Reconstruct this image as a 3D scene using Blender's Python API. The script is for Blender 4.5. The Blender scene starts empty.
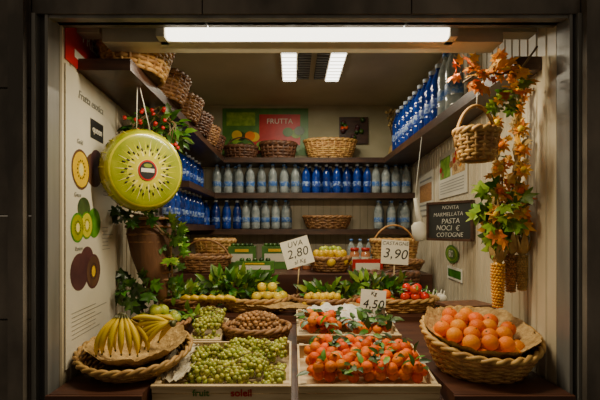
import bpy, math, random
from mathutils import Matrix, Vector, noise
random.seed(7)
R=random.random
def U(a,b): return a+(b-a)*random.random()
pi=math.pi
# ---------------------------------------------------------------- materials
MATS={}
def mat(name,c1,c2=None,scale=8,rough=.5,bump=0,bscale=40,island=0,metal=0,trans=0,coat=0,emit=0,stretch=(1,1,1),sss=0,hue=0,spec=.5,alpha=1,lo=.35,hi=.65):
    if name in MATS: return MATS[name]
    m=bpy.data.materials.new(name); m.use_nodes=True
    nt=m.node_tree; N=nt.nodes; L=nt.links
    b=N['Principled BSDF']
    b.inputs['Roughness'].default_value=rough
    b.inputs['Metallic'].default_value=metal
    b.inputs['Transmission Weight'].default_value=trans
    b.inputs['Coat Weight'].default_value=coat
    b.inputs['Specular IOR Level'].default_value=spec
    if sss:
        b.inputs['Subsurface Weight'].default_value=sss
        b.inputs['Subsurface Scale'].default_value=.01
    tc=N.new('ShaderNodeTexCoord'); mp=N.new('ShaderNodeMapping')
    mp.inputs['Scale'].default_value=stretch
    L.new(tc.outputs['Object'],mp.inputs['Vector'])
    c2=c2 or tuple(x*.8 for x in c1)
    nz=N.new('ShaderNodeTexNoise'); nz.inputs['Scale'].default_value=scale; nz.inputs['Detail'].default_value=5
    L.new(mp.outputs['Vector'],nz.inputs['Vector'])
    cr=N.new('ShaderNodeValToRGB')
    cr.color_ramp.elements[0].position=lo; cr.color_ramp.elements[1].position=hi
    cr.color_ramp.elements[0].color=(*c2,1); cr.color_ramp.elements[1].color=(*c1,1)
    L.new(nz.outputs['Fac'],cr.inputs['Fac'])
    out=cr.outputs['Color']
    if island or hue:
        g=N.new('ShaderNodeNewGeometry'); hs=N.new('ShaderNodeHueSaturation')
        mr=N.new('ShaderNodeMapRange'); mr.inputs['To Min'].default_value=1-island; mr.inputs['To Max'].default_value=1+island
        L.new(g.outputs['Random Per Island'],mr.inputs['Value']); L.new(mr.outputs['Result'],hs.inputs['Value'])
        mh=N.new('ShaderNodeMapRange'); mh.inputs['To Min'].default_value=.5-hue; mh.inputs['To Max'].default_value=.5+hue
        mm=N.new('ShaderNodeMath'); mm.operation='MULTIPLY'; mm.inputs[1].default_value=7.31
        fr=N.new('ShaderNodeMath'); fr.operation='FRACT'
        L.new(g.outputs['Random Per Island'],mm.inputs[0]); L.new(mm.outputs[0],fr.inputs[0]); L.new(fr.outputs[0],mh.inputs['Value']); L.new(mh.outputs['Result'],hs.inputs['Hue'])
        L.new(out,hs.inputs['Color']); out=hs.outputs['Color']
    L.new(out,b.inputs['Base Color'])
    if emit:
        b.inputs['Emission Strength'].default_value=emit
        L.new(out,b.inputs['Emission Color'])
    if bump:
        n2=N.new('ShaderNodeTexNoise'); n2.inputs['Scale'].default_value=bscale; n2.inputs['Detail'].default_value=4
        L.new(mp.outputs['Vector'],n2.inputs['Vector'])
        bp=N.new('ShaderNodeBump'); bp.inputs['Strength'].default_value=bump; bp.inputs['Distance'].default_value=.01
        L.new(n2.outputs['Fac'],bp.inputs['Height']); L.new(bp.outputs['Normal'],b.inputs['Normal'])
    MATS[name]=m; return m
STONE=mat('dark_stone',(.20,.17,.14),(.055,.047,.04),scale=5,rough=.4,bump=.7,bscale=9,stretch=(1,1,.6))
FRAME=mat('dark_metal_frame',(.24,.235,.22),(.14,.137,.13),scale=12,rough=.35,metal=.2,stretch=(1,1,.1))
FRAMED=mat('frame_recess',(.07,.068,.065),(.045,.043,.04),scale=12,rough=.4)
WHITE=mat('painted_white_boards',(.64,.57,.42),(.44,.37,.25),scale=5,rough=.45,stretch=(1,1,.35),lo=.3,hi=.62)
CEIL=mat('ceiling_paint',(.50,.46,.32),(.40,.37,.25),scale=2,rough=.8)
BACKP=mat('back_wall_paint',(.42,.38,.24),(.32,.29,.17),scale=3,rough=.7)
FLOORM=mat('floor_tile',(.2,.18,.15),(.12,.11,.1),scale=4,rough=.4)
PAVE=mat('pavement_stone',(.05,.05,.05),(.03,.03,.03),scale=7,rough=.7,bump=.3)
DWOOD=mat('dark_shelf_wood',(.075,.033,.017),(.03,.013,.008),scale=6,rough=.4,stretch=(1,1,6),bump=.1)
RWOOD=mat('reddish_wood',(.09,.032,.016),(.045,.015,.009),scale=5,rough=.45,stretch=(.5,5,5))
CRATE=mat('pale_crate_wood',(.74,.58,.35),(.50,.36,.18),scale=7,rough=.6,stretch=(.6,3,6),island=.12,bump=.1)
WICK=mat('wicker_tan',(.58,.34,.10),(.32,.155,.04),scale=30,rough=.55,island=.25,hue=.01)
WICKD=mat('wicker_dark',(.17,.07,.03),(.07,.028,.015),scale=30,rough=.5,island=.3)
WICKM=mat('wicker_brown',(.34,.17,.055),(.17,.07,.025),scale=30,rough=.55,island=.25)
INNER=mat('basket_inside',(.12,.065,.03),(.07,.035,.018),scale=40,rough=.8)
PAPER=mat('packing_paper',(.62,.56,.42),(.44,.38,.26),scale=14,rough=.8,bump=.6,bscale=22)
KRAFT=mat('straw_paper',(.56,.38,.15),(.34,.21,.07),scale=40,rough=.8,bump=.8,bscale=60)
WPAPER=mat('white_tissue',(.78,.75,.70),(.64,.62,.57),scale=12,rough=.8,bump=.5,bscale=18)
ORANGE=mat('orange_peel',(.82,.255,.0),(.72,.17,.0),scale=8,rough=.45,bump=.25,bscale=160,island=.12,hue=.014,spec=.25)
MANDA=mat('mandarin_peel',(.78,.165,.0),(.66,.11,.0),scale=12,rough=.45,bump=.25,bscale=150,island=.22,hue=.014,spec=.25)
STEM=mat('green_stem',(.10,.16,.03),(.06,.09,.02))
BANANA=mat('banana_skin',(.78,.50,.005),(.56,.42,.006),scale=9,rough=.45,island=.18,spec=.25)
BTIP=mat('banana_tip',(.10,.11,.02),(.05,.04,.01))
GRAPE=mat('green_grape',(.44,.43,.06),(.28,.31,.04),scale=20,rough=.25,island=.32,hue=.025,coat=.1)
TWIG=mat('twig',(.20,.12,.04),(.12,.07,.02))
LEAF=mat('fresh_leaf',(.085,.22,.01),(.03,.10,.006),scale=20,rough=.4,island=.5,hue=.03)
LEAFL=mat('pale_leaf',(.26,.36,.03),(.12,.22,.015),scale=20,rough=.4,island=.4,hue=.025)
LEAFD=mat('dark_leaf',(.04,.095,.01),(.018,.045,.005),scale=20,rough=.35,island=.5,hue=.02)
LEAFA=mat('autumn_leaf',(.98,.42,.05),(.68,.20,.02),scale=25,rough=.6,island=.35,hue=.03)
FLOW=mat('dried_yellow_flower',(.98,.55,.10),(.78,.30,.03),scale=25,rough=.7,island=.3,hue=.02)
LEMON=mat('lemon_peel',(.82,.56,.005),(.66,.40,.005),scale=8,rough=.4,bump=.2,bscale=120,island=.12)
APPLE=mat('yellow_apple',(.76,.53,.02),(.58,.48,.02),scale=10,rough=.3,island=.15,hue=.02)
PEAR=mat('green_pear',(.50,.52,.04),(.33,.39,.03),scale=12,rough=.35,island=.2,hue=.02)
TOMATO=mat('tomato_skin',(.80,.09,.005),(.68,.05,.003),scale=5,rough=.25,island=.15,hue=.015)
NUT=mat('nut_shell',(.46,.24,.08),(.25,.11,.035),scale=60,rough=.5,island=.35,bump=.3)
WCARD=mat('white_card',(.76,.73,.62),(.68,.65,.54),scale=3,rough=.6)
POSTER=mat('poster_paper',(.68,.64,.53),(.56,.53,.43),scale=3,rough=.35)
BLACK=mat('black_ink',(.012,.012,.012),(.008,.008,.008))
GREY=mat('grey_ink',(.25,.25,.22),(.2,.2,.18))
RED=mat('red_print',(.55,.015,.01),(.4,.01,.008),rough=.4)
GREENP=mat('green_print',(.08,.22,.03),(.05,.14,.02),rough=.4)
AVO=mat('avocado_skin',(.06,.10,.02),(.03,.05,.012),scale=30,rough=.5)
CHALK=mat('chalk',(.7,.7,.64),(.5,.5,.45))
BOARD=mat('chalkboard_slate',(.012,.014,.013),(.02,.022,.02),scale=6,rough=.6)
CLEAR=mat('clear_bottle_plastic',(.62,.68,.68),(.36,.43,.45),scale=26,rough=.08,trans=.5,island=.2)
BLUE=mat('blue_bottle_plastic',(.012,.06,.40),(.005,.026,.2),scale=20,rough=.1,trans=.1,island=.4)
LBLUE=mat('blue_label',(.05,.16,.48),(.24,.34,.52),scale=50,rough=.4,island=.2,lo=.45,hi=.5)
LBL2=mat('blue_bottle_label',(.30,.42,.66),(.02,.07,.38),scale=45,rough=.4,island=.3,lo=.48,hi=.56)
LWHITE=mat('white_label',(.65,.68,.70),(.4,.5,.66),scale=60,rough=.4)
KIWI1=mat('kiwi_flesh',(.33,.35,.008),(.20,.25,.006),scale=14,rough=.25,coat=.3)
KIWI2=mat('kiwi_flesh_bright',(.62,.56,.03),(.46,.46,.015),scale=18,rough=.25,coat=.3)
KIWI3=mat('kiwi_core',(.80,.72,.26),(.70,.62,.18),rough=.3)
KIWIR=mat('kiwi_rind',(.34,.30,.008),(.15,.15,.006),scale=6,rough=.22,coat=.4)
PURPLE=mat('passionfruit_skin',(.09,.03,.03),(.05,.015,.02),rough=.5)
EMIT=mat('fluorescent_glow',(1,.93,.76),(1,.92,.74),emit=5)
EMITC=mat('ceiling_panel_glow',(1,.95,.85),(1,.95,.85),emit=6)
HOUS=mat('lamp_housing',(.48,.43,.32),(.40,.36,.26),rough=.4)
CORN=mat('corn_kernels',(.80,.40,.02),(.58,.27,.015),scale=30,rough=.4,island=.2)
HUSK=mat('dry_husk',(.50,.36,.13),(.3,.19,.06),scale=20,rough=.8,island=.2)
BARK=mat('bark_brown',(.15,.065,.025),(.07,.03,.014),scale=12,rough=.6,bump=.8,bscale=20,stretch=(1,1,.3))
CORD=mat('white_cord',(.7,.7,.65),(.6,.6,.5))
GLASSJ=mat('jar_glass',(.6,.3,.1),(.4,.2,.06),rough=.15,island=.4,hue=.05)
# ---------------------------------------------------------------- mesh builder
def sph_t(s,r):
    v=[(0,0,-1)];f=[]
    for i in range(1,r):
        a=-pi/2+pi*i/r
        for j in range(s):
            b=2*pi*j/s; v.append((math.cos(a)*math.cos(b),math.cos(a)*math.sin(b),math.sin(a)))
    v.append((0,0,1)); n=len(v)-1
    for j in range(s):
        k=(j+1)%s
        f.append((0,1+k,1+j))
        for i in range(r-2):
            o=1+i*s; f.append((o+j,o+k,o+s+k,o+s+j))
        o=1+(r-2)*s; f.append((o+j,o+k,n))
    return v,f
SPH={}
LEAFP=([(0,0,0),(.28,.27,.03),(.28,0,-.03),(.28,-.27,.03),(.65,.22,-.03),(.65,0,-.09),(.65,-.22,-.03),(1,0,-.26)],
       [(0,2,1),(0,3,2),(1,2,5,4),(2,3,6,5),(4,5,7),(5,6,7)])
def lobed():
    v=[(.35,0,0)];n=20;f=[]
    rad=[.68,.36,.5,.62,.34,.42,.55,.33,.34,.36,.3,.36,.34,.33,.55,.42,.34,.62,.5,.36]
    for i in range(n):
        a=2*pi*i/n; r=rad[i]; v.append((.35+r*math.cos(a),r*math.sin(a),-.18*r*r*2+.05*math.sin(a*5)))
    for i in range(n): f.append((0,1+i,1+(i+1)%n))
    return v,f
LEAFLOB=lobed()
class MB:
    def __init__(s): s.v=[];s.f=[];s.m=[];s.sm=[];s.T=Matrix.Identity(4);s.mats=[]
    def mi(s,m):
        if m not in s.mats: s.mats.append(m)
        return s.mats.index(m)
    def add(s,vs,fs,m,smooth=True,M=None):
        T=s.T@M if M is not None else s.T
        o=len(s.v); k=s.mi(m)
        s.v.extend([T@Vector(p) for p in vs])
        for f in fs: s.f.append(tuple(o+i for i in f)); s.m.append(k); s.sm.append(smooth)
    def box(s,c,d,m,M=None):
        x,y,z=c;a,b,e=d[0]/2,d[1]/2,d[2]/2
        vs=[(x+i*a,y+j*b,z+k*e) for k in(-1,1) for j in(-1,1) for i in(-1,1)]
        s.add(vs,[(0,2,3,1),(4,5,7,6),(0,1,5,4),(2,6,7,3),(0,4,6,2),(1,3,7,5)],m,False,M)
    def prism(s,poly,z0,z1,m):
        n=len(poly); vs=[(p[0],p[1],z0) for p in poly]+[(p[0],p[1],z1) for p in poly]
        fs=[tuple(range(n-1,-1,-1)),tuple(range(n,2*n))]+[(i,(i+1)%n,n+(i+1)%n,n+i) for i in range(n)]
        s.add(vs,fs,m,False)
    def extr(s,prof,x0,x1,m):
        n=len(prof); vs=[(x0,p[0],p[1]) for p in prof]+[(x1,p[0],p[1]) for p in prof]
        s.add(vs,[tuple(range(n)),tuple(range(2*n-1,n-1,-1))]+[(i,n+i,n+(i+1)%n,(i+1)%n) for i in range(n)],m,False)
    def sph(s,c,r,m,seg=12,rg=8,M=None):
        if (seg,rg) not in SPH: SPH[(seg,rg)]=sph_t(seg,rg)
        v,f=SPH[(seg,rg)]
        if not hasattr(r,'__len__'): r=(r,r,r)
        X=Matrix.Translation(c)
        if M is not None: X=X@M
        X=X@Matrix.Diagonal((*r,1))
        s.add(v,f,m,True,X)
    def lathe(s,prof,m,seg=20,M=None,mats=None,sx=1,sy=1):
        vs=[];n=len(prof)
        for r,z in prof:
            for j in range(seg):
                a=2*pi*j/seg; vs.append((r*math.cos(a)*sx,r*math.sin(a)*sy,z))
        T=s.T@M if M is not None else s.T
        o=len(s.v); s.v.extend([T@Vector(p) for p in vs])
        for i in range(n-1):
            k=s.mi(mats[i] if mats else m)
            for j in range(seg):
                q=(j+1)%seg
                s.f.append((o+i*seg+j,o+i*seg+q,o+(i+1)*seg+q,o+(i+1)*seg+j)); s.m.append(k); s.sm.append(True)
    def tube(s,pts,r,m,seg=6,closed=False,cap=True):
        n=len(pts); P=[Vector(p) for p in pts]; vs=[];prev=None
        for i in range(n):
            a=P[(i-1)%n] if (closed or i>0) else P[0]
            b=P[(i+1)%n] if (closed or i<n-1) else P[-1]
            t=(b-a)
            if t.length<1e-9: t=Vector((0,0,1))
            t.normalize()
            if prev is None:
                u=t.cross(Vector((0,0,1)))
                if u.length<.2: u=t.cross(Vector((0,1,0)))
            else: u=prev-t*prev.dot(t)
            u.normalize(); prev=u.copy(); w=t.cross(u)
            rr=r[i] if hasattr(r,'__len__') else r
            for j in range(seg):
                an=2*pi*j/seg; vs.append(P[i]+u*(rr*math.cos(an))+w*(rr*math.sin(an)))
        fs=[]
        for i in range(n if closed else n-1):
            for j in range(seg):
                q=(j+1)%seg;i2=(i+1)%n
                fs.append((i*seg+j,i*seg+q,i2*seg+q,i2*seg+j))
        if not closed and cap:
            fs.append(tuple(range(seg-1,-1,-1))); fs.append(tuple((n-1)*seg+j for j in range(seg)))
        s.add(vs,fs,m,True)
    def leaf(s,p,d,nrm,L,W,m,lob=False):
        d=Vector(d).normalized(); nrm=Vector(nrm); y=nrm.cross(d)
        if y.length<.05: y=Vector((1,0.3,0.2)).cross(d)
        y.normalize(); z=d.cross(y)
        M=Matrix(((d.x*L,y.x*W,z.x*L,p[0]),(d.y*L,y.y*W,z.y*L,p[1]),(d.z*L,y.z*W,z.z*L,p[2]),(0,0,0,1)))
        v,f=LEAFLOB if lob else LEAFP
        s.add(v,f,m,True,M)
    def foliage(s,c,rad,n,L,m,lob=False,W=None,dirb=(0,-.4,.2)):
        for i in range(n):
            while True:
                q=Vector((U(-1,1),U(-1,1),U(-1,1)))
                if q.length<1: break
            p=Vector(c)+Vector((q.x*rad[0],q.y*rad[1],q.z*rad[2]))
            d=Vector((q.x,q.y,q.z))+Vector((U(-.6,.6),U(-.6,.6),U(-.6,.6)))+Vector(dirb)
            l=L*U(.6,1.2)
            s.leaf(p,d,(U(-.7,.7),-1+U(-.6,.6),U(.1,1.1)),l,l*(W or (1 if lob else .85))*U(.8,1.1),m if not isinstance(m,list) else random.choice(m),lob)
    def build(s,name,parent=None):
        me=bpy.data.meshes.new(name)
        xs=[p.x for p in s.v];ys=[p.y for p in s.v];zs=[p.z for p in s.v]
        c=Vector(((min(xs)+max(xs))/2,(min(ys)+max(ys))/2,min(zs)))
        me.from_pydata([p-c for p in s.v],[],s.f)
        for m in s.mats: me.materials.append(m)
        me.polygons.foreach_set('material_index',s.m); me.polygons.foreach_set('use_smooth',s.sm); me.update()
        ob=bpy.data.objects.new(name,me); bpy.context.scene.collection.objects.link(ob); ob.location=c
        if parent: ob.parent=parent; ob.matrix_parent_inverse=Matrix.Translation(-parent.location)
        return ob
def frame(o,X,Z):
    X=Vector(X).normalized();Z=Vector(Z).normalized();Y=Z.cross(X).normalized();X=Y.cross(Z)
    return Matrix(((X.x,Y.x,Z.x,o[0]),(X.y,Y.y,Z.y,o[1]),(X.z,Y.z,Z.z,o[2]),(0,0,0,1)))
def text(t,M,size,m,parent,name='lettering',bold=.0,shear=0,sp=1):
    cu=bpy.data.curves.new(name,'FONT'); cu.body=t; cu.size=size; cu.align_x='CENTER'; cu.align_y='CENTER'; cu.extrude=.0006; cu.offset=bold
    cu.shear=shear; cu.space_character=sp
    cu.materials.append(m)
    ob=bpy.data.objects.new(name,cu); bpy.context.scene.collection.objects.link(ob)
    ob.parent=parent; ob.matrix_parent_inverse=Matrix.Translation(-parent.location)
    ob.matrix_basis=M@Matrix.Translation((0,0,0.0022))
    return ob
def ellipse(mb,M,cx,cy,rx,ry,z,m,n=28):
    vs=[(cx,cy,z)]+[(cx+rx*math.cos(2*pi*i/n),cy+ry*math.sin(2*pi*i/n),z) for i in range(n)]
    mb.add(vs,[(0,1+i,1+(i+1)%n) for i in range(n)],m,False,M)
def rect(mb,M,x0,y0,x1,y1,z,m):
    mb.add([(x0,y0,z),(x1,y0,z),(x1,y1,z),(x0,y1,z)],[(0,1,2,3)],m,False,M)
# ---------------------------------------------------------------- room
YF,YB,ZC=1.5,4.16,2.71
def xL(y): return -.82-.0677*(y-1.5)
def xR(y): return .94+.0771*(y-1.5)
def side_wall(name,fx,sgn):
    b=MB()
    b.prism([(fx(YF),YF),(fx(YB+.1),YB+.1),(fx(YB+.1)+sgn*.1,YB+.1),(fx(YF)+sgn*.1,YF)],0,ZC,WHITE)
    y=YF
    while y<YB:
        y2=min(y+.072,YB)-.005
        b.prism([(fx(y),y),(fx(y2),y2),(fx(y2)-sgn*.006,y2-.004),(fx(y)-sgn*.006,y+.004)],0.0,ZC,WHITE)
        y+=.072
    b.build(name)
side_wall('wall_left',xL,-1); side_wall('wall_right',xR,1)
b=MB(); b.box((.07,YB+.05,ZC/2),(2.35,.1,ZC),BACKP)
x=-.99
while x<1.13:
    b.box((x+.036,YB-.003,.0+1.06),(.067,.006,2.12),WHITE); x+=.072
b.build('wall_back')
b=MB(); b.box((.07,2.86,ZC+.05),(2.7,2.8,.1),CEIL); b.build('ceiling')
b=MB(); b.box((.07,2.83,-.05),(2.7,2.68,.1),FLOORM); b.build('floor')
b=MB(); b.box((0,.2,-.05),(6,2.5,.1),PAVE)
b.build('pavement')
b=MB()
def stones(x0,x1,z0,z1,hs):
    z=z0;i=0
    while z<z1:
        h=min(hs*U(.8,1.2),z1-z)
        b.box(((x0+x1)/2,1.47,z+h/2),(x1-x0-.006,.10,h-.006),STONE); z+=h
stones(-1.9,-.87,0,3.0,.42); stones(.965,2.0,0,3.0,.42)
for x0,x1 in((-.87,-.3),(-.3,.4),(.4,.965)):
    b.box(((x0+x1)/2,1.47,2.61),(x1-x0-.004,.10,.78),STONE)
for sx,a in ((-1,-.905),(1,.99)):
    b.box((a,1.405,1.5),(.05,.03,3.0),STONE)
b.build('wall_front')
b=MB()
b.box((-.862,1.455,1.1),(.012,.08,2.24),FRAME); b.box((-.843,1.47,1.1),(.03,.05,2.24),FRAMED); b.box((-.824,1.46,1.1),(.010,.07,2.24),FRAME)
b.box((.960,1.455,1.1),(.012,.08,2.24),FRAME); b.box((.949,1.47,1.1),(.016,.05,2.24),FRAMED); b.box((.936,1.46,1.1),(.010,.07,2.24),FRAME)
b.box((.05,1.47,2.245),(1.79,.06,.05),FRAMED); b.box((.05,1.445,2.216),(1.76,.03,.012),FRAME)
b.build('trim_1')
# ---------------------------------------------------------------- shelves
def shelf(poly,z,th=.045):
    b=MB(); b.prism(poly,z-th,z,DWOOD)
    return b.build('wall_shelf')
EL,ER,EB=-.616,.836,3.86
def gl(y): return xL(y)+.008
def gr(y): return xR(y)-.008
shelf([(gl(YB)+.01,EB),(gr(YB)-.01,EB),(gr(YB)-.01,YB-.008),(gl(YB)+.01,YB-.008)],2.15)
shelf([(gl(1.62),1.62),(EL,1.62),(EL,EB-.002),(gl(EB),EB-.002)],2.15)
shelf([(ER,1.60),(gr(1.6),1.60),(gr(EB),EB-.002),(ER,EB-.002)],2.15,.05)
for z in(1.83,1.50):
    shelf([(gl(YB)+.01,EB),(gr(YB)-.01,EB),(gr(YB)-.01,YB-.008),(gl(YB)+.01,YB-.008)],z,.05)
shelf([(gl(2.9),2.9),(-.70,2.9),(-.70,EB-.002),(gl(EB),EB-.002)],1.83)
shelf([(gl(2.4),2.4),(-.72,2.4),(-.70,EB-.002),(gl(EB),EB-.002)],1.535)
# ---------------------------------------------------------------- lights fixtures
b=MB()
b.box((.04,1.64,2.25),(1.5,.10,.10),HOUS); b.box((.06,1.60,2.262),(1.12,.06,.03),HOUS)
b.lathe([(.0,-.52),(.024,-.52),(.027,-.5),(.027,.5),(.024,.52),(0,.52)],EMIT,16,Matrix.Translation((.058,1.575,2.225))@Matrix.Rotation(pi/2,4,'Y'))
for e in(-.48,.59):
    b.box((e,1.58,2.235),(.03,.07,.07),HOUS)
b.box((-.78,1.64,2.27),(.1,.06,.05),HOUS); b.box((.86,1.64,2.27),(.14,.06,.05),HOUS)
b.build('fluorescent_lamp')
def area(name,loc,rot,sx,sy,p,col):
    l=bpy.data.lights.new(name,'AREA'); l.shape='RECTANGLE'; l.size=sx; l.size_y=sy; l.energy=p; l.color=col
    o=bpy.data.objects.new(name,l); o.location=loc; o.rotation_euler=rot; bpy.context.scene.collection.objects.link(o); return o
area('tube_light',(.058,1.60,2.19),(math.radians(12),0,0),1.04,.04,20,(1,.84,.56))
for i,x in enumerate((-.02,.318)):
    b=MB(); b.box((x,3.12,ZC-.012),(.12,.60,.02),HOUS); b.box((x,3.12,ZC-.024),(.1,.57,.008),EMITC)
    for k in range(9): b.box((x,2.86+k*.065,ZC-.03),(.1,.003,.006),HOUS)
    b.build('ceiling_light')
    area('ceiling_panel_light',(x,3.12,ZC-.036),(0,0,0),.1,.55,8.5,(1,.88,.64))
b=MB()
for x0 in(.05,.18):
    b.box((x0+.04,3.12,ZC-.006),(.09,.57,.01),BLACK)
    for k in range(12): b.box((x0+.04,2.86+k*.047,ZC-.016),(.088,.012,.008),GREY)
b.build('ceiling_vent')
# ---------------------------------------------------------------- bottles
def bottle(b,x,y,z,h,r,body,label):
    M=Matrix.Translation((x,y,z))
    p=[(0,0),(r*.85,0),(r,.03*h),(r,.2*h),(r*.94,.22*h),(r*1.02,.24*h),(r*1.02,.40*h),(r*.94,.43*h),(r,.5*h),(r,.62*h),(r*.85,.72*h),(r*.5,.84*h),(r*.36,.88*h),(r*.36,.93*h),(r*.42,.93*h),(r*.42,h),(0,h)]
    ms=[body]*16; ms[5]=label; ms[13]=ms[14]=ms[15]=LWHITE if body is BLUE else LBLUE
    b.lathe(p,body,12,M,ms)
def row(pts,h,r,body,label,name='water_bottles'):
    b=MB()
    for (x,y,z) in pts: bottle(b,x,y,z+.001,h*U(.985,1.01),r,body,label)
    b.build(name)
def ln(x0,x1,n,y,z): return [(x0+(x1-x0)*i/(n-1),y+U(-.01,.01),z) for i in range(n)]
row(ln(-.70,.03,8,3.95,1.83)+ln(-.66,.06,7,4.07,1.83),.27,.041,CLEAR,LBLUE)
row(ln(.13,.70,7,3.95,1.83)+ln(.17,.66,6,4.07,1.83),.27,.038,BLUE,LBL2)
row(ln(.78,1.06,4,3.95,1.83)+ln(.80,1.04,3,4.07,1.83),.27,.041,CLEAR,LBLUE)
row(ln(-.90,-.51,5,3.95,1.50)+ln(-.86,-.52,4,4.07,1.5),.265,.040,BLUE,LBL2)
row(ln(-.43,-.06,5,3.95,1.50)+ln(-.40,-.04,4,4.07,1.5),.265,.040,CLEAR,LBLUE)
row(ln(.80,1.05,3,3.95,1.50)+ln(.84,1.04,3,4.07,1.5),.265,.040,CLEAR,LBLUE)
row([(-.79,2.72+i*.13,1.536) for i in range(8)],.25,.042,BLUE,LBL2)
row([(.905,2.62+i*.125,2.15) for i in range(9)],.36,.052,BLUE,LBL2)
row([(.90,2.36+i*.12,2.15) for i in range(2)],.38,.050,CLEAR,LBLUE)
row([(-.80,3.05+i*.12,1.832) for i in range(6)],.24,.042,BLUE,LBL2)
# ---------------------------------------------------------------- baskets
def basket(cx,cy,z0,bx,by,rx,ry,h,wk=WICK,name='wicker_basket',tilt=0,handle=0,n=22,rings=8,M=None,build=True,liner=True):
    b=MB()
    if M is not None: b.T=M
    rt=h/rings*.62
    def P(th,t,off=0):
        k=t**.75
        ax=bx+(rx-bx)*k+off; ay=by+(ry-by)*k+off
        y=ay*math.sin(th)
        return (cx+ax*math.cos(th),cy+y,z0+h*t+tilt*y*t)
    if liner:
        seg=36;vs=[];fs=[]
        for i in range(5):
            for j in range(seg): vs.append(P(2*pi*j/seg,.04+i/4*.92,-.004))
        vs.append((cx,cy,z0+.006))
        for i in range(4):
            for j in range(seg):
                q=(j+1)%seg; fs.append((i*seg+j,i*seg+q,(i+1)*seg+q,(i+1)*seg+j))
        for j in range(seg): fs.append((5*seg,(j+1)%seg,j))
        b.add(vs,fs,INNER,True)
    for i in range(rings):
        t=(i+.5)/rings
        pts=[P(2*pi*j/(n*3),t,.0035*math.cos(2*pi*j/(n*3)*n/2+pi*(i%2))+.001) for j in range(n*3)]
        b.tube(pts,rt,wk,5,True)
    for j in range(n):
        th=2*pi*j/n
        b.tube([P(th,t,.004) for t in(0.02,.3,.6,1)],rt*.8,wk,5)
    for ph in(0,pi):
        m=n*4
        pts=[]
        for j in range(m):
            th=2*pi*j/m; q=P(th,1,.006*math.cos(th*n*.5+ph)); pts.append((q[0],q[1],q[2]+.006*math.sin(th*n*.5+ph)))
        b.tube(pts,max(rt*1.2,.006),wk,5,True)
    if handle:
        for o in(0,.008):
            pts=[(cx+(rx+.002)*math.cos(pi*i/16),cy+o,z0+h*.5+(handle+h*.5)*math.sin(pi*i/16)) for i in range(17)]
            b.tube(pts,.006,wk,6)
    return b.build(name) if build else b
def pile(b,cx,cy,rx,ry,z0,r,layers,m,tilt=0,rect_=False,jit=.18,seg=14,rg=10,sq=.93,stem=True,lo=0,dome=0):
    for k in range(lo,layers):
        sx=rx-k*r*.9; sy=ry-k*r*.9
        if sx<=0 or sy<=0: break
        ny=int(2*sy/(r*1.8))+1; nx=int(2*sx/(2.02*r))+1
        for j in range(ny):
            y=-sy+j*r*1.8+(r if k%2 else 0)
            for i in range(nx+1):
                x=-sx+i*2.02*r+(r if (j+k)%2 else 0)
                if rect_:
                    if abs(x)>sx or abs(y)>sy: continue
                elif (x/sx)**2+(y/sy)**2>1.05: continue
                x2=cx+x+U(-jit,jit)*r; y2=cy+y+U(-jit,jit)*r
                z=z0+r+k*r*1.55+tilt*y+U(-jit,jit)*r*.6+dome*(1-(x/sx)**2)*(1-(y/sy)**2)
                Rm=Matrix.Rotation(U(-.8,.8),4,'X')@Matrix.Rotation(U(-.8,.8),4,'Y')
                rr=r*U(.93,1.03)
                b.sph((x2,y2,z),(rr,rr,rr*sq),m,seg,rg,Rm)
                if stem and R()<.6:
                    q=Rm@Vector((0,0,rr*sq)); b.sph((x2+q.x,y2+q.y,z+q.z),(.004,.004,.002),STEM,6,4,Rm)
def sheet(cx,cy,z0,rx,ry,h,m,name,tilt=0,n=26,amp=.012,power=2.2):
    b=MB();vs=[];fs=[]
    for i in range(n+1):
        for j in range(n+1):
            u=2*i/n-1;v=2*j/n-1
            x=u*math.sqrt(1-v*v/2.4);y=v*math.sqrt(1-u*u/2.4)
            rr=min(1.2,math.hypot(x,y))
            nz=noise.noise(Vector((x*4+cx*9,y*4,cx)))+.6*noise.noise(Vector((x*11,y*11+cy,3)))
            vs.append((cx+rx*x*(1+.05*nz),cy+ry*y*(1+.05*nz),z0+h*rr**power+tilt*ry*y+amp*nz))
    for i in range(n):
        for j in range(n):
            a=i*(n+1)+j; fs.append((a,a+n+1,a+n+2,a+1))
    b.add(vs,fs,m,False); return b.build(name)
# ---------------------------------------------------------------- counter
SL=.16
def S(y): return .90+(y-1.5)*SL
T2=1.045
b=MB()
b.extr([(1.47,0),(1.47,S(1.47)),(2.22,S(2.22)),(2.22,T2-.002),(2.80,T2-.002),(2.80,1.20),(3.45,1.20),(3.45,0)],-.805,.925,RWOOD)
b.build('display_counter')
for x0,x1 in((-.80,-.495),(.535,.92)):
    b=MB(); b.extr([(1.40,0),(1.465,0),(1.465,S(1.465)+.002),(1.83,S(1.83)+.002),(1.83,.956),(1.40,.956)],x0,x1,RWOOD)
    b.box(((x0+x1)/2,1.392,.945),(x1-x0+.01,.015,.02),RWOOD)
    b.build('wooden_plinth')
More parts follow.
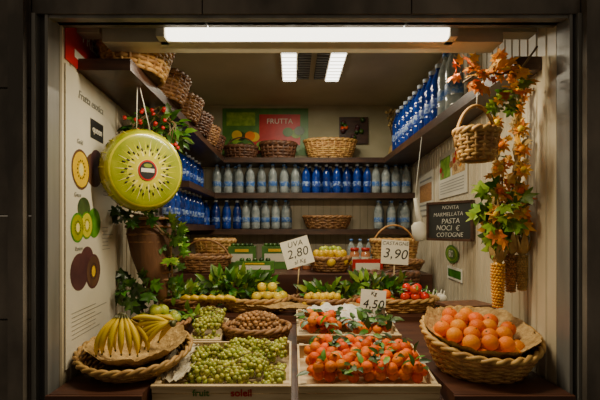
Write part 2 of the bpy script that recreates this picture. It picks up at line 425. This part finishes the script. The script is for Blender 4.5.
# ---------------------------------------------------------------- crates
ANG=math.atan(SL)
def cratemat(x0,y0,dz=0): return Matrix.Translation((x0,y0,S(y0)+.004+dz))@Matrix.Rotation(ANG,4,'X')
def crate(x0,y0,w,d,h,dz=0):
    b=MB(); b.T=cratemat(x0,y0,dz)
    t=.008
    b.box((w/2,d/2,.004),(w-.004,d-.004,.006),CRATE)
    for k,(z,hh) in enumerate(((h*.27,h*.46),(h*.76,h*.42))):
        b.box((w/2,t/2,z),(w,t,hh),CRATE); b.box((w/2,d-t/2,z),(w,t,hh),CRATE)
        b.box((t/2+.0,d/2,z),(t,d-2*t,hh),CRATE); b.box((w-t/2,d/2,z),(t,d-2*t,hh),CRATE)
    for x in(t+.01,w-t-.01):
        for y in(t+.01,d-t-.01): b.box((x,y,h*.55),(.02,.02,h*1.1),CRATE)
    b.box((w/2,-.003,h+.002),(w,.014,.009),CRATE)
    return b.build('fruit_crate')
c1=crate(-.485,1.475,.482,.375,.058)
c2=crate(.022,1.475,.49,.345,.058)
c3=crate(.022,1.845,.45,.33,.058,.022)
c4=crate(-.46,1.865,.145,.27,.05)
Mf=cratemat(-.485,1.475)@Matrix.Rotation(pi/2,4,'X')
text('fruit',Mf@Matrix.Translation((.17,.034,.001)),.034,GREENP,c1,bold=.0005)
text('soleil',Mf@Matrix.Translation((.31,.034,.001)),.036,RED,c1,bold=.0008)
# mandarins
b=MB(); b.T=cratemat(.022,1.475)
pile(b,.25,.165,.225,.145,.006,.0225,3,MANDA,rect_=True,lo=1,jit=.3)
for i in range(16): b.sph((U(.08,.42),U(.10,.28),.112),.0215,MANDA,14,10)
for i in range(80):
    p=(U(.03,.46),U(.02,.31),.107+U(-.022,.018)); b.leaf(p,(U(-1,1),U(-1,1),U(-.1,.6)),(U(-.5,.5),U(-.8,.1),1),.05,.04,LEAFD if i%3 else LEAF)
b.build('mandarin_pile')
b=MB(); b.T=cratemat(.022,1.845,.022)
pile(b,.12,.10,.10,.085,.006,.0235,3,MANDA,rect_=True,lo=1,jit=.3)
pile(b,.33,.07,.11,.055,.006,.0235,2,MANDA,rect_=True,lo=1,jit=.3)
for i in range(90):
    p=(U(.02,.43),U(.02,.19),.100+U(-.03,.016)); b.leaf(p,(U(-1,1),U(-1,1),U(-.1,.5)),(U(-.5,.5),U(-.8,.1),1),.06,.05,LEAFD if i%3 else LEAF)
b.build('mandarin_pile')
sheet(.25,2.09,1.07,.19,.11,.02,WPAPER,'tissue_paper',.18,amp=.024)
# grapes
def grapes(x0,y0,w,d,T,base,name,nb=15,sc=1):
    b=MB(); b.T=T; r=.0098
    bun=[(U(x0,x0+w),U(y0,y0+d),U(.05,.085)*sc,U(.05,.08)*sc) for _ in range(nb)]
    for lay in range(2):
        y=y0
        j=0
        while y<y0+d:
            x=x0+(r if j%2 else 0)
            while x<x0+w:
                hh=0
                for(bx,by,a,c) in bun:
                    q=((x-bx)/a)**2+((y-by)/c)**2
                    if q<1: hh=max(hh,math.sqrt(1-q))
                if hh>.12 or lay==0:
                    b.sph((x+U(-.35,.35)*r,y+U(-.35,.35)*r,base+.012+hh*.05+lay*.013-.01+U(-.004,.004)),(r*U(.85,1.12),r*U(.85,1.12),r*U(.9,1.2)),GRAPE,9,7,Matrix.Rotation(U(-1,1),4,'X'))
                x+=r*1.95
            y+=r*1.75; j+=1
    for(bx,by,a,c) in bun[:9]:
        pts=[(bx+U(-.01,.01)+i*.014*math.cos(a*70),by+i*.014*math.sin(a*70),base+.075+.006*math.sin(i)) for i in range(4)]
        b.tube(pts,.002,TWIG,5)
    return b.build(name)
grapes(.10,.02,.36,.335,cratemat(-.485,1.475),.014,'grape_bunches',20,.8)
grapes(.015,.02,.115,.23,cratemat(-.46,1.865),.045,'grape_bunches',7,.9)
sheet(-.43,1.65,.98,.06,.155,.012,PAPER,'packing_paper_sheet',.16,amp=.014)
basket(-.165,1.985,.982,.13,.115,.152,.13,.065,WICKM,n=22,rings=5)
b=MB(); pile(b,-.165,1.985,.134,.115,.995,.0115,5,NUT,stem=False,seg=9,rg=6,lo=1,dome=.03); b.build('nut_pile')
basket(-.635,2.06,.995,.10,.09,.135,.12,.06,WICKM,n=20,rings=5)
b=MB(); pile(b,-.635,2.06,.11,.095,1.0,.026,3,PEAR,lo=1,sq=1.15); b.build('pear_pile')
b=MB(); b.foliage((-.50,2.14,1.06),(.06,.03,.03),40,.06,[LEAF,LEAFL],dirb=(0,-.3,.2)); b.build('leafy_greens')
# banana basket
basket(-.605,1.64,.957,.12,.13,.205,.205,.085,WICK,tilt=.16,n=30,rings=8)
sheet(-.60,1.655,.99,.18,.18,.075,KRAFT,'packing_paper_sheet',.12,amp=.014)
def banana(b,c,o,dn,L,out,r0):
    pts=[];rad=[];c=Vector(c);o=Vector(o).normalized();dn=Vector(dn).normalized()
    for i in range(13):
        t=i/12
        pts.append(c+o*(L*out*math.sin(pi*.72*t)+.003)+dn*(L*t))
        rad.append(r0*[.35,.36,.55,.82,.96,1,1.02,1.02,1,.92,.75,.45,.22][i])
    b.tube(pts,rad,BANANA,7); b.tube([pts[0],pts[1],pts[2]],[r0*.42,r0*.4,r0*.45],BTIP,6)
    b.tube([pts[-1],pts[-1]+(pts[-1]-pts[-2])*.5],[.004,.003],BTIP,6)
b=MB()
c=(-.640,1.60,1.175)
for k,a in enumerate((-55,-34,-14,8,30,52)):
    a=math.radians(a+U(-4,4)); banana(b,(c[0]+.006*(k-2.5),c[1]-.004,c[2]),(math.sin(a)*.9,-.6,.25),(math.sin(a)*.30,-.15,-1),.150*U(.93,1.05),.26,.0115)
for k,a in enumerate((-75,-45,-10,25,60)):
    a=math.radians(a); banana(b,(c[0]+.006*(k-2),c[1]+.012,c[2]-.01),(math.sin(a),-.15,.2),(math.sin(a)*.4,.10,-1),.145,.28,.0115)
b.sph(c,(.020,.012,.012),BTIP,8,6)
b.build('banana_bunch')
b=MB()
c=(-.465,1.66,1.13)
for k,a in enumerate((-35,-15,5,25,42)):
    a=math.radians(a); banana(b,(c[0],c[1]-.004*k,c[2]+.003*k),(-.2,-.5+.2*k*.5,.75-.05*k),(-math.cos(a),-.25,-.45-math.sin(a)*.9),.145*U(.93,1.05),.22,.0115)
for k,a in enumerate((-10,15,40)):
    a=math.radians(a); banana(b,(c[0]+.01,c[1]+.03,c[2]),(-.1,.1,.8),(-math.cos(a),.25,-.4-math.sin(a)),.14,.22,.0115)
b.sph(c,(.013,.018,.014),BTIP,8,6)
b.build('banana_bunch')
# orange basket
basket(.722,1.64,.957,.14,.14,.208,.212,.145,WICK,tilt=.24,n=30,rings=12)
sheet(.722,1.64,1.02,.20,.20,.10,KRAFT,'straw_lining',.20,amp=.012)
b=MB()
pile(b,.70,1.65,.165,.16,1.035,.0305,2,ORANGE,tilt=.26,seg=20,rg=14,sq=.96,dome=.0,jit=.28)
b.build('orange_pile')
# ---------------------------------------------------------------- tier 2
basket(-.58,2.40,T2,.13,.10,.17,.13,.065,WICKM,n=20,rings=5)
basket(-.20,2.40,T2,.15,.10,.185,.13,.065,WICK,n=22,rings=5)
basket(.18,2.40,T2,.15,.10,.185,.13,.065,WICKM,n=22,rings=5)
basket(.60,2.40,T2,.17,.10,.215,.13,.065,WICK,n=24,rings=5)
sheet(.10,2.26,T2+.03,.34,.035,.02,KRAFT,'straw_lining',.2)
b=MB(); b.foliage((-.34,2.50,1.16),(.23,.09,.06),230,.08,[LEAF,LEAF,LEAFL,LEAFD],dirb=(0,-.3,.4)); b.build('leafy_greens')
b=MB(); b.foliage((-.64,2.45,1.13),(.12,.1,.04),80,.07,[LEAFL,LEAF],dirb=(0,-.3,.5)); b.build('leafy_greens')
b=MB(); b.foliage((.22,2.50,1.12),(.16,.09,.045),120,.075,[LEAF,LEAFD,LEAFL],dirb=(0,-.3,.4)); b.build('leafy_greens')
b=MB(); b.foliage((.50,2.52,1.15),(.18,.1,.05),130,.08,[LEAF,LEAFD,LEAFL],dirb=(0,-.3,.4)); b.build('leafy_greens')
b=MB(); pile(b,-.12,2.36,.13,.085,1.055,.029,3,APPLE,lo=1); b.build('yellow_apples')
b=MB()
for i in range(6): 
    x=-.60+i*.045; b.tube([(x,2.30,1.10),(x+.01,2.28,1.125),(x+.03,2.27,1.135),(x+.06,2.28,1.125),(x+.08,2.30,1.10)],[.006,.014,.016,.013,.006],LEMON,8)
b.build('yellow_peppers')
b=MB(); pile(b,.68,2.36,.11,.075,1.06,.027,3,TOMATO,lo=1)
for i in range(20): b.leaf((U(.57,.79),U(2.28,2.4),1.16+U(-.02,.01)),(U(-1,1),U(-1,1),.3),(0,-.4,1),.04,.02,LEAF)
b.build('tomato_pile')
b=MB(); pile(b,.45,2.34,.10,.06,1.07,.028,2,MANDA,lo=0); b.build('mandarin_pile')
b=MB(); pile(b,.17,2.32,.12,.05,1.08,.02,2,LEMON,lo=0,sq=1.1); b.build('yellow_plums')
# ---------------------------------------------------------------- tier 3
basket(-.62,3.02,1.203,.13,.12,.18,.16,.10,WICKM,n=20,rings=6,handle=.12)
basket(-.60,3.30,1.21,.10,.08,.15,.10,.20,WICK,n=20,rings=9)
basket(.27,3.02,1.203,.10,.09,.14,.12,.09,WICKM,n=20,rings=5)
b=MB(); pile(b,.27,3.0,.12,.10,1.245,.03,2,LEMON,sq=1.15); pile(b,.27,3.08,.08,.06,1.32,.028,1,PEAR,sq=1.1); b.build('lemon_pile')
basket(.71,2.98,1.203,.16,.12,.20,.16,.07,WICKM,n=22,rings=5)
basket(.78,3.25,1.21,.13,.10,.17,.13,.20,WICK,n=22,rings=9,handle=.12)
basket(.60,2.70,T2,.17,.085,.20,.095,.17,WICKD,n=22,rings=8)
def greenbox(x,y,z,w=.17,h=.10):
    b=MB(); b.box((x,y,z+h/2),(w,.10,h),GREENP); b.box((x,y-.051,z+h*.5),(w*.8,.002,h*.35),WCARD); b.box((x,y-.052,z+h*.82),(w*.5,.002,h*.12),LEMON)
    for k in range(5): b.sph((x-w*.35+k*w*.17,y,z+h+.008),(.018,.03,.014),LEAFD,8,6)
    b.build('produce_carton')
greenbox(-.37,3.18,1.202,.2,.17); greenbox(-.13,3.22,1.202,.19,.17); greenbox(-.25,2.90,1.202,.26,.08)
def jar(x,y,z,m,h=.12):
    b=MB(); b.lathe([(0,0),(.032,0),(.035,.006),(.035,h*.75),(.028,h*.82),(.028,h*.86),(.031,h*.86),(.031,h),(0,h)],m,14,Matrix.Translation((x,y,z)),[m]*5+[RED]*3); 
    b.lathe([(.0355,h*.25),(.0355,h*.6)],WCARD,14,Matrix.Translation((x,y,z))); b.build('preserve_jar')
for x in(.46,.54): jar(x,3.12,1.202,GLASSJ,.16)
for x in(.03,.11): jar(x,3.14,1.202,GLASSJ)
b=MB()
for x in(.46,.53,.60): bottle(b,x,3.3,1.202,.22,.032,CLEAR,LWHITE)
b.build('juice_bottles')
basket(.33,3.99,1.502,.17,.08,.22,.115,.11,WICKM,n=24,rings=7)
# ---------------------------------------------------------------- upper shelf baskets
basket(.36,4.0,2.152,.18,.08,.24,.12,.17,WICK,n=26,rings=9)
basket(-.13,4.0,2.152,.13,.08,.16,.11,.14,WICKD,n=20,rings=5,liner=False)
basket(-.48,4.0,2.152,.12,.08,.15,.11,.11,WICKD,n=20,rings=5,handle=.1,liner=False)
for i,(y,w,x) in enumerate(((1.84,WICK,-.675),(2.22,WICKM,-.69),(2.60,WICKM,-.70),(2.98,WICKD,-.71),(3.34,WICKM,-.72),(3.66,WICKD,-.73))):
    basket(x,y,2.152,.10,.14,.145,.175,.13,w,n=24,rings=8)
b=MB(); Mp=frame((-.26,YB-.004,2.45),(1,0,0),(0,-1,0))
b.box((0,0,-.004),(.84,.46,.006),GREENP,Mp)
rect(b,Mp,-.06,-.13,.34,.17,.001,RED); rect(b,Mp,-.38,.06,-.1,.19,.001,LEAFL)
for i in range(26): ellipse(b,Mp,U(-.36,.36),U(-.19,.02),.05,.045,.0015+i*.0002,random.choice([ORANGE,RED,LEMON,GREENP,LEAFL,LEAFD]))
o=b.build('wall_poster'); text('FRUTTA',Mp@Matrix.Translation((.14,.1,.004)),.07,WCARD,o)
b=MB(); b.box((.60,YB-.02,2.46),(.28,.01,.26),DWOOD)
for i in range(14): b.sph((.49+.22*R(),YB-.04,2.36+.2*R()),.025,random.choice([TOMATO,LEAFD,PURPLE]),8,6)
b.build('framed_picture')
b=MB(); b.lathe([(0,0),(.05,0),(.06,.05),(.05,.11),(.035,.13)],HUSK,14,Matrix.Translation((.96,3.98,2.152)))
for i in range(34):
    a=U(0,2*pi);q=U(.02,.10); e=(.96+q*math.cos(a),3.98+q*.6*math.sin(a),2.152+U(.26,.46)); b.tube([(.96,3.98,2.26),e],.002,TWIG,4); b.sph(e,.016,HUSK,7,5)
b.build('dried_flower_vase')
# ---------------------------------------------------------------- left wall posters
def Lw(y,z,off=.010): return frame((xL(y)+off,y,z),(-.0677,1,0),(1,.0677,0))
b=MB(); Mp=Lw(1.775,1.545)
b.box((0,0,0),(.51,1.10,.004),POSTER,Mp)
def cut(cx,cy,r,outer,inner,core,sq=.95):
    ellipse(b,Mp,cx,cy,r,r*sq,.0030,outer); ellipse(b,Mp,cx,cy,r*.88,r*sq*.88,.0036,inner); ellipse(b,Mp,cx,cy,r*.25,r*.3,.0042,core)
    for i in range(14):
        a=2*pi*i/14; ellipse(b,Mp,cx+r*.42*math.cos(a),cy+r*.42*math.sin(a),r*.05,r*.05,.0046,BLACK,8)
ellipse(b,Mp,.0,.20,.09,.070,.0026,BARK); ellipse(b,Mp,.03,.235,.07,.055,.0028,PURPLE); cut(-.13,.185,.082,BARK,LEMON,KIWI3)
ellipse(b,Mp,.0,-.02,.068,.062,.0026,LEAF); ellipse(b,Mp,-.10,.035,.06,.045,.0024,AVO); cut(-.16,-.04,.06,LEAF,KIWI1,KIWI3); cut(-.075,-.03,.058,LEAF,KIWI2,KIWI3)
ellipse(b,Mp,-.14,-.21,.082,.072,.0026,PURPLE); cut(-.01,-.22,.075,PURPLE,BARK,LEMON); ellipse(b,Mp,-.07,-.16,.06,.045,.0024,PURPLE)
rect(b,Mp,-.04,.33,.10,.41,.003,BLACK)
for k in range(7):
    rect(b,Mp,.10,.20-.016*k,.10+U(.06,.13),.204-.016*k,.003,GREY)
    rect(b,Mp,-.21,-.36-.016*k,-.21+U(.2,.36),-.357-.016*k,.003,GREY)
    rect(b,Mp,.09,-.04-.016*k,.09+U(.06,.14),-.037-.016*k,.003,GREY)
o=b.build('fruit_poster'); text('queen',Mp@Matrix.Translation((.03,.37,.002)),.042,WCARD,o)
text('Frutta esotica',Mp@Matrix.Translation((-.03,.47,.002)),.045,GREY,o,shear=.2); text('Gold',Mp@Matrix.Translation((-.14,.29,.002)),.025,GREY,o); text('Green',Mp@Matrix.Translation((-.16,.085,.002)),.022,GREY,o); text('Passion',Mp@Matrix.Translation((-.15,-.12,.002)),.022,GREY,o)
b=MB(); Mp=Lw(1.79,2.225); b.box((0,0,0),(.54,.23,.004),RED,Mp); rect(b,Mp,-.2,-.08,.2,-.05,.003,WCARD); o=b.build('wall_poster')
text('FRESCA',Mp@Matrix.Translation((0,.03,.002)),.08,WCARD,o)
# ---------------------------------------------------------------- kiwi ornament
n=Vector((.62,-.78,-.08)).normalized()
Mk=frame((-.655,1.86,1.755),n.cross(Vector((0,0,1)))*-1,n)
b=MB(); r=.178
prof=[(0,-.062),(.10,-.062),(.145,-.056),(.168,-.04),(.178,-.015),(.178,.015),(.170,.038),(.158,.052),(.150,.056),(.135,.058),(.11,.060),(.085,.062),(.06,.063),(.045,.064),(.03,.0645),(0,.065)]
ms=[KIWIR]*6+[KIWI1,KIWI2,KIWI1,KIWI1,KIWI1,KIWI2,KIWI2,KIWI3,KIWI3]
b.lathe(prof,KIWIR,40,Mk,ms)
sv,sf=sph_t(8,5)
for i in range(44):
    a=2*pi*i/44; q=.088+.014*(i%3-1)
    b.add([tuple(Matrix.Translation((q*math.cos(a),q*math.sin(a),.0625))@Matrix.Rotation(a,4,'Z')@Vector((v[0]*.008,v[1]*.0034,v[2]*.002))) for v in sv],sf,BLACK,True,Mk)
for i in range(30):
    a=2*pi*i/30
    vs=[(.135*math.cos(a),.135*math.sin(a),.0588),(.06*math.cos(a-.06),.06*math.sin(a-.06),.0636),(.06*math.cos(a+.06),.06*math.sin(a+.06),.0636)]
    b.add(vs,[(0,2,1)],KIWI3 if i%2 else KIWI2,False,Mk)
for i in range(18):
    a=2*pi*i/18
    b.tube([Mk@Vector((.1795*math.cos(a)*q,.1795*math.sin(a)*q,z)) for q,z in((.93,.040),(1.0,.014),(1.0,-.014),(.94,-.041))],.0018,KIWI2,5)
ellipse(b,Mk,0,0,.040,.044,.0665,RED); ellipse(b,Mk,0,0,.034,.037,.0672,BLACK); rect(b,Mk,-.028,-.008,.028,.008,.0678,WCARD); ellipse(b,Mk,0,.02,.018,.008,.0678,LEAFL)
b.tube([Mk@Vector((-.03,.172,0)),(-.655,1.80,2.103)],.0022,CORD,5); b.tube([Mk@Vector((.03,.172,0)),(-.645,1.80,2.103)],.0022,CORD,5)
b.build('kiwi_slice_ornament')
b=MB(); b.foliage((-.67,2.10,1.975),(.14,.11,.10),190,.06,[LEAF,LEAFD,LEAF],lob=False,dirb=(0,-.2,-.4))
for i in range(26): b.sph((-.67+U(-.13,.13),2.0+U(-.06,.05),1.98+U(-.11,.10)),(.010,.009,.010),RED,7,5)
for i in range(9): b.tube([(-.67+U(-.1,.1),2.08,2.10),(-.67+U(-.12,.12),2.02,2.0),(-.67+U(-.13,.13),2.03,1.88)],.003,TWIG,5)
b.build('flowering_vine')
# cornucopia & vine
b=MB()
b.tube([(-.715,2.12,1.56),(-.71,2.12,1.48),(-.70,2.12,1.38),(-.685,2.11,1.29),(-.66,2.1,1.21),(-.63,2.08,1.16)],[.095,.108,.098,.075,.05,.02],BARK,18)
for k in range(9):
    t=k/8; c=(-.715+.05*t*t,2.12,1.55-.30*t); rr=.110-.05*t**1.4
    b.tube([(c[0]+rr*math.cos(2*pi*j/30),c[1]+rr*math.sin(2*pi*j/30),c[2]) for j in range(30)],.007,WICKM,5,True)
b.tube([(-.715,2.12,1.55),(-.71,2.10,2.10)],.003,CORD,5)
b.build('hanging_cornucopia')
b=MB()
b.foliage((-.74,1.98,1.56),(.09,.05,.035),26,.07,[LEAFD,LEAF],lob=True,dirb=(0,-.3,-.1))
b.foliage((-.585,2.10,1.42),(.04,.06,.16),36,.07,[LEAFD,LEAF,LEAFL],lob=True,dirb=(.2,-.3,-.4))
b.foliage((-.75,2.06,1.22),(.09,.08,.07),44,.07,[LEAFD,LEAF,LEAFD],lob=True,dirb=(0,-.3,-.3))
b.foliage((-.62,2.16,1.19),(.08,.05,.04),30,.06,[LEAF,LEAFL],lob=False,dirb=(0,-.3,.2))
b.tube([(-.80,2.00,1.58),(-.68,1.98,1.56),(-.59,2.06,1.45),(-.59,2.10,1.25),(-.72,2.03,1.20),(-.76,2.16,1.06)],.006,TWIG,6)
b.build('trailing_vine')
# ---------------------------------------------------------------- right side: chalkboard, posters
X=Vector((.997-.838,2.30-2.55,0)); Z=Vector((-.25,-.16,0))
Mc=frame((.9,2.425,1.545),X,Z)
b=MB(); b.box((0,0,0),(.285,.20,.012),BOARD,Mc)
for(cx,cy,w,h) in((0,.106,.305,.014),(0,-.106,.305,.014),(.148,0,.014,.22),(-.148,0,.014,.22)): b.box((cx,cy,.003),(w,h,.02),DWOOD,Mc)
b.box((.93,2.55,1.53),(.18,.012,.012),DWOOD); b.box((.985,2.36,1.53),(.05,.012,.012),DWOOD)
o=b.build('chalkboard')
for i,(t,s) in enumerate((('NOVITA',.030),('MARMELLATA',.032),('PASTA',.042),('NOCI  €',.042),('COTOGNE',.036))):
    text(t,Mc@Matrix.Translation((U(-.01,.01),.077-i*.039,.005))@Matrix.Rotation(U(-.04,.04),4,'Z'),s,CHALK,o,bold=-.0006,shear=.15)
def Rw(y,z,off=.012): return frame((xR(y)-off,y,z),(0.0771*-1,-1,0),(-1,.0771,0))
b=MB(); Mp=Rw(2.72,1.86); b.box((0,0,0),(.60,.30,.004),POSTER,Mp)
rect(b,Mp,-.26,-.02,-.02,.12,.003,LEAFL); rect(b,Mp,.02,-.02,.27,.12,.003,KRAFT)
for k in range(12): ellipse(b,Mp,U(-.25,.25),U(0,.11),.03,.02,.0035+.0002*k,random.choice([ORANGE,RED,LEAF,NUT]))
for k in range(5): rect(b,Mp,-.26,-.05-.018*k,.25,-.045-.018*k,.003,GREY)
b.build('wall_poster')
b=MB(); Mp=Rw(3.42,1.78); b.box((0,0,0),(.5,.34,.004),POSTER,Mp)
for k in range(7): rect(b,Mp,-.2,.12-.04*k,.2,.105-.04*k,.003,GREY)
rect(b,Mp,-.2,-.06,.2,.08,.0035,NUT)
b.build('wall_poster')
b=MB(); Mp=Rw(2.72,1.34); ellipse(b,Mp,0,0,.14,.058,.001,GREENP,36); ellipse(b,Mp,0,0,.11,.044,.0018,LEAFL,36); ellipse(b,Mp,0,0,.09,.036,.0024,GREENP,36)
o=b.build('round_sticker'); text('BIO',Mp@Matrix.Translation((0,0,.003)),.06,WCARD,o)
b=MB(); Mp=Rw(2.66,1.22); b.box((0,0,0),(.3,.08,.004),WCARD,Mp); rect(b,Mp,-.13,-.025,.13,.025,.003,LEAF); b.build('wall_label')
b=MB(); b.tube([(.80,2.75,1.70),(.815,2.75,1.60),(.83,2.74,1.52)],[.014,.018,.024],WCARD,10)
b.lathe([(0,0),(.04,.01),(.05,.05),(.045,.11),(.02,.13)],WCARD,14,Matrix.Translation((.835,2.74,1.42))@Matrix.Rotation(-.2,4,'Y'))
b.tube([(.80,2.75,1.70),(.80,2.75,1.74),(.84,2.75,2.098)],.002,CORD,4)
b.build('flour_scoop')
# ---------------------------------------------------------------- garland right
b=MB()
b.tube([(.62,1.54,2.03),(.68,1.54,2.07),(.76,1.54,2.06),(.84,1.55,2.09),(.90,1.56,2.17)],.004,TWIG,6)
b.foliage((.70,1.54,2.07),(.12,.03,.045),54,.05,[LEAFA,LEAFA,FLOW],lob=True,dirb=(0,-.5,0))
b.foliage((.80,1.56,2.02),(.05,.03,.05),18,.05,[LEAFA,LEAFL],lob=True,dirb=(0,-.5,-.3))
b.build('autumn_leaf_garland')
def strand(x,y,z0,z1,name,step=.045,n1=6):
    b=MB(); z=z0;i=0
    b.tube([(x+.012*math.sin(k*1.3),y,z0+(z1-z0)*k/14) for k in range(15)],.009,HUSK,6)
    b.tube([(x-.012*math.sin(k*1.3),y,z0+(z1-z0)*k/14) for k in range(15)],.007,HUSK,6)
    while z>z1:
        xx=x+U(-.012,.012)
        if i%2==0:
            for p in range(10):
                a=2*pi*p/10; b.leaf((xx,y-.016,z),(math.cos(a),-.45,math.sin(a)+.1),(0,-1,.6),.038*U(.8,1.2),.036,FLOW)
            b.sph((xx,y-.028,z),(.014,.011,.014),ORANGE if i%4 else LEMON,8,6)
        else:
            b.foliage((xx,y,z),(.025,.02,.02),n1,.042,[LEAFA,FLOW,HUSK,LEAF],lob=True,dirb=(0,-.4,-.2))
        z-=step;i+=1
    b.tube([(x,y,z0),(x,y,z0+.04)],.003,CORD,4)
    return b.build(name)
strand(.890,1.68,2.05,1.50,'dried_flower_garland',.04)
strand(.815,1.70,1.92,1.50,'dried_flower_garland',.045,4)
b=MB(); b.foliage((.84,1.70,1.57),(.075,.045,.12),60,.075,[LEAF,LEAFL,LEAFL,LEAFA],lob=True,dirb=(0,-.4,-.5))
b.foliage((.80,1.62,1.97),(.04,.03,.05),14,.055,[LEAF,LEAFL],lob=True,dirb=(0,-.4,-.5))
b.tube([(.85,1.72,1.75),(.845,1.71,1.6),(.84,1.71,1.36)],.005,TWIG,6); b.build('ivy_bunch')
def corn(x,y,z,h,m,name,rx=.023):
    b=MB(); 
    b.lathe([(0,0),(rx*.5,.01),(rx*.85,.25*h),(rx,.6*h),(rx*.95,.85*h),(rx*.4,h),(0,h)],m,14,Matrix.Translation((x,y,z)))
    for k in range(15):
        for j in range(12):
            a=2*pi*(j+.5*(k%2))/12; t=(k+1)/17; q=rx*(.65+.35*math.sin(pi*min(t*1.2,1)*.6)); b.sph((x+q*math.cos(a),y+q*math.sin(a),z+h*t),(.0058,.0058,.0055),m,6,5)
    for j in range(7):
        a=2*pi*j/7; b.leaf((x+.01*math.cos(a),y+.01*math.sin(a),z+h*.9),(.5*math.cos(a),.5*math.sin(a),1),(math.cos(a),math.sin(a),.2),.10,.06,HUSK)
    b.tube([(x,y,z+h),(x+.005,y+.005,z+h+.17)],.003,TWIG,5)
    return b.build(name)
corn(.823,1.70,1.18,.20,CORN,'corn_cob')
corn(.885,1.72,1.24,.17,NUT,'corn_cob',.02); corn(.92,1.70,1.25,.16,HUSK,'corn_cob',.018)
bb=basket(.695,1.60,1.755,.05,.045,.075,.065,.11,WICK,n=16,rings=8,handle=.10,build=False)
bb.tube([(.695,1.60,1.955),(.70,1.60,2.03),(.72,1.58,2.06)],.003,CORD,5); bb.build('hanging_wicker_basket')
Mx=frame((.845,2.08,1.065),(1,.25,0),(.25,-1,0)); b=MB()
CH1=mat('checker_dark',(.10,.12,.03),(.07,.09,.02)); CH2=mat('checker_light',(.62,.54,.24),(.5,.42,.2))
for i in range(7):
    for j in range(4): b.box((-.09+i*.03,-.045+j*.03,0),(.03,.03,.14),CH1 if (i+j)%2 else CH2,Mx)
b.box((0,.066,0),(.23,.012,.155),WICKD,Mx)
b.build('woven_checker_basket')
b=MB()
for i in range(9): 
    x=.76+(i%4)*.045; y=2.52+(i//4)*.05; b.sph((x,y,T2+.025+.02*(i%2)),(.025,.025,.024),WCARD,10,8); b.tube([(x,y,T2+.04),(x+.01,y,T2+.09)],[.008,.003],WCARD,6)
b.build('garlic_bulbs')
# ---------------------------------------------------------------- price cards
def card(x,y,z,w,h,lines,tilt,zb,lean=0,col=BLACK,name='price_card'):
    M=frame((x,y,z),(math.cos(tilt),.1,math.sin(tilt)),(lean,-1,.12))
    b=MB(); b.box((0,0,0),(w,h,.003),WCARD,M)
    b.tube([M@Vector((0,-h*.3,-.004)),(x,y+.03,zb)],.004,CRATE,6)
    o=b.build(name)
    for(t,s,ly,c) in lines: text(t,M@Matrix.Translation((0,ly,0))@Matrix.Rotation(U(-.06,.06),4,'Z'),s,c,o,shear=.2,sp=1.05)
    return o
card(.03,2.46,1.365,.165,.16,[('UVA',.045,.05,BLACK),('2,80',.07,-.005,BLACK),('al Kg',.032,-.055,BLACK)],.28,1.12)
card(.62,2.56,1.36,.165,.145,[('CASTAGNE',.030,.052,BLACK),('3,90',.082,-.012,BLACK)],-.08,1.10)
card(.385,2.02,1.15,.12,.12,[('Kg',.026,.043,BLACK),('4,50',.056,-.008,BLACK)],-.1,1.0)
b=MB(); b.box((.50,2.81,1.25),(.20,.004,.10),RED) ; b.box((.50,2.806,1.25),(.16,.004,.05),WCARD); b.build('promo_sign')
# ---------------------------------------------------------------- world and camera
w=bpy.data.worlds.new('night'); bpy.context.scene.world=w; w.use_nodes=True
w.node_tree.nodes['Background'].inputs[0].default_value=(.9,.72,.5,1); w.node_tree.nodes['Background'].inputs[1].default_value=.19
cam=bpy.data.cameras.new('camera'); co=bpy.data.objects.new('camera',cam); bpy.context.scene.collection.objects.link(co)
co.location=(0,0,1.5); co.rotation_euler=(pi/2,0,0); cam.lens=25.5; cam.sensor_width=36; cam.shift_x=8/600; cam.shift_y=29/600; cam.clip_start=.05
bpy.context.scene.camera=co
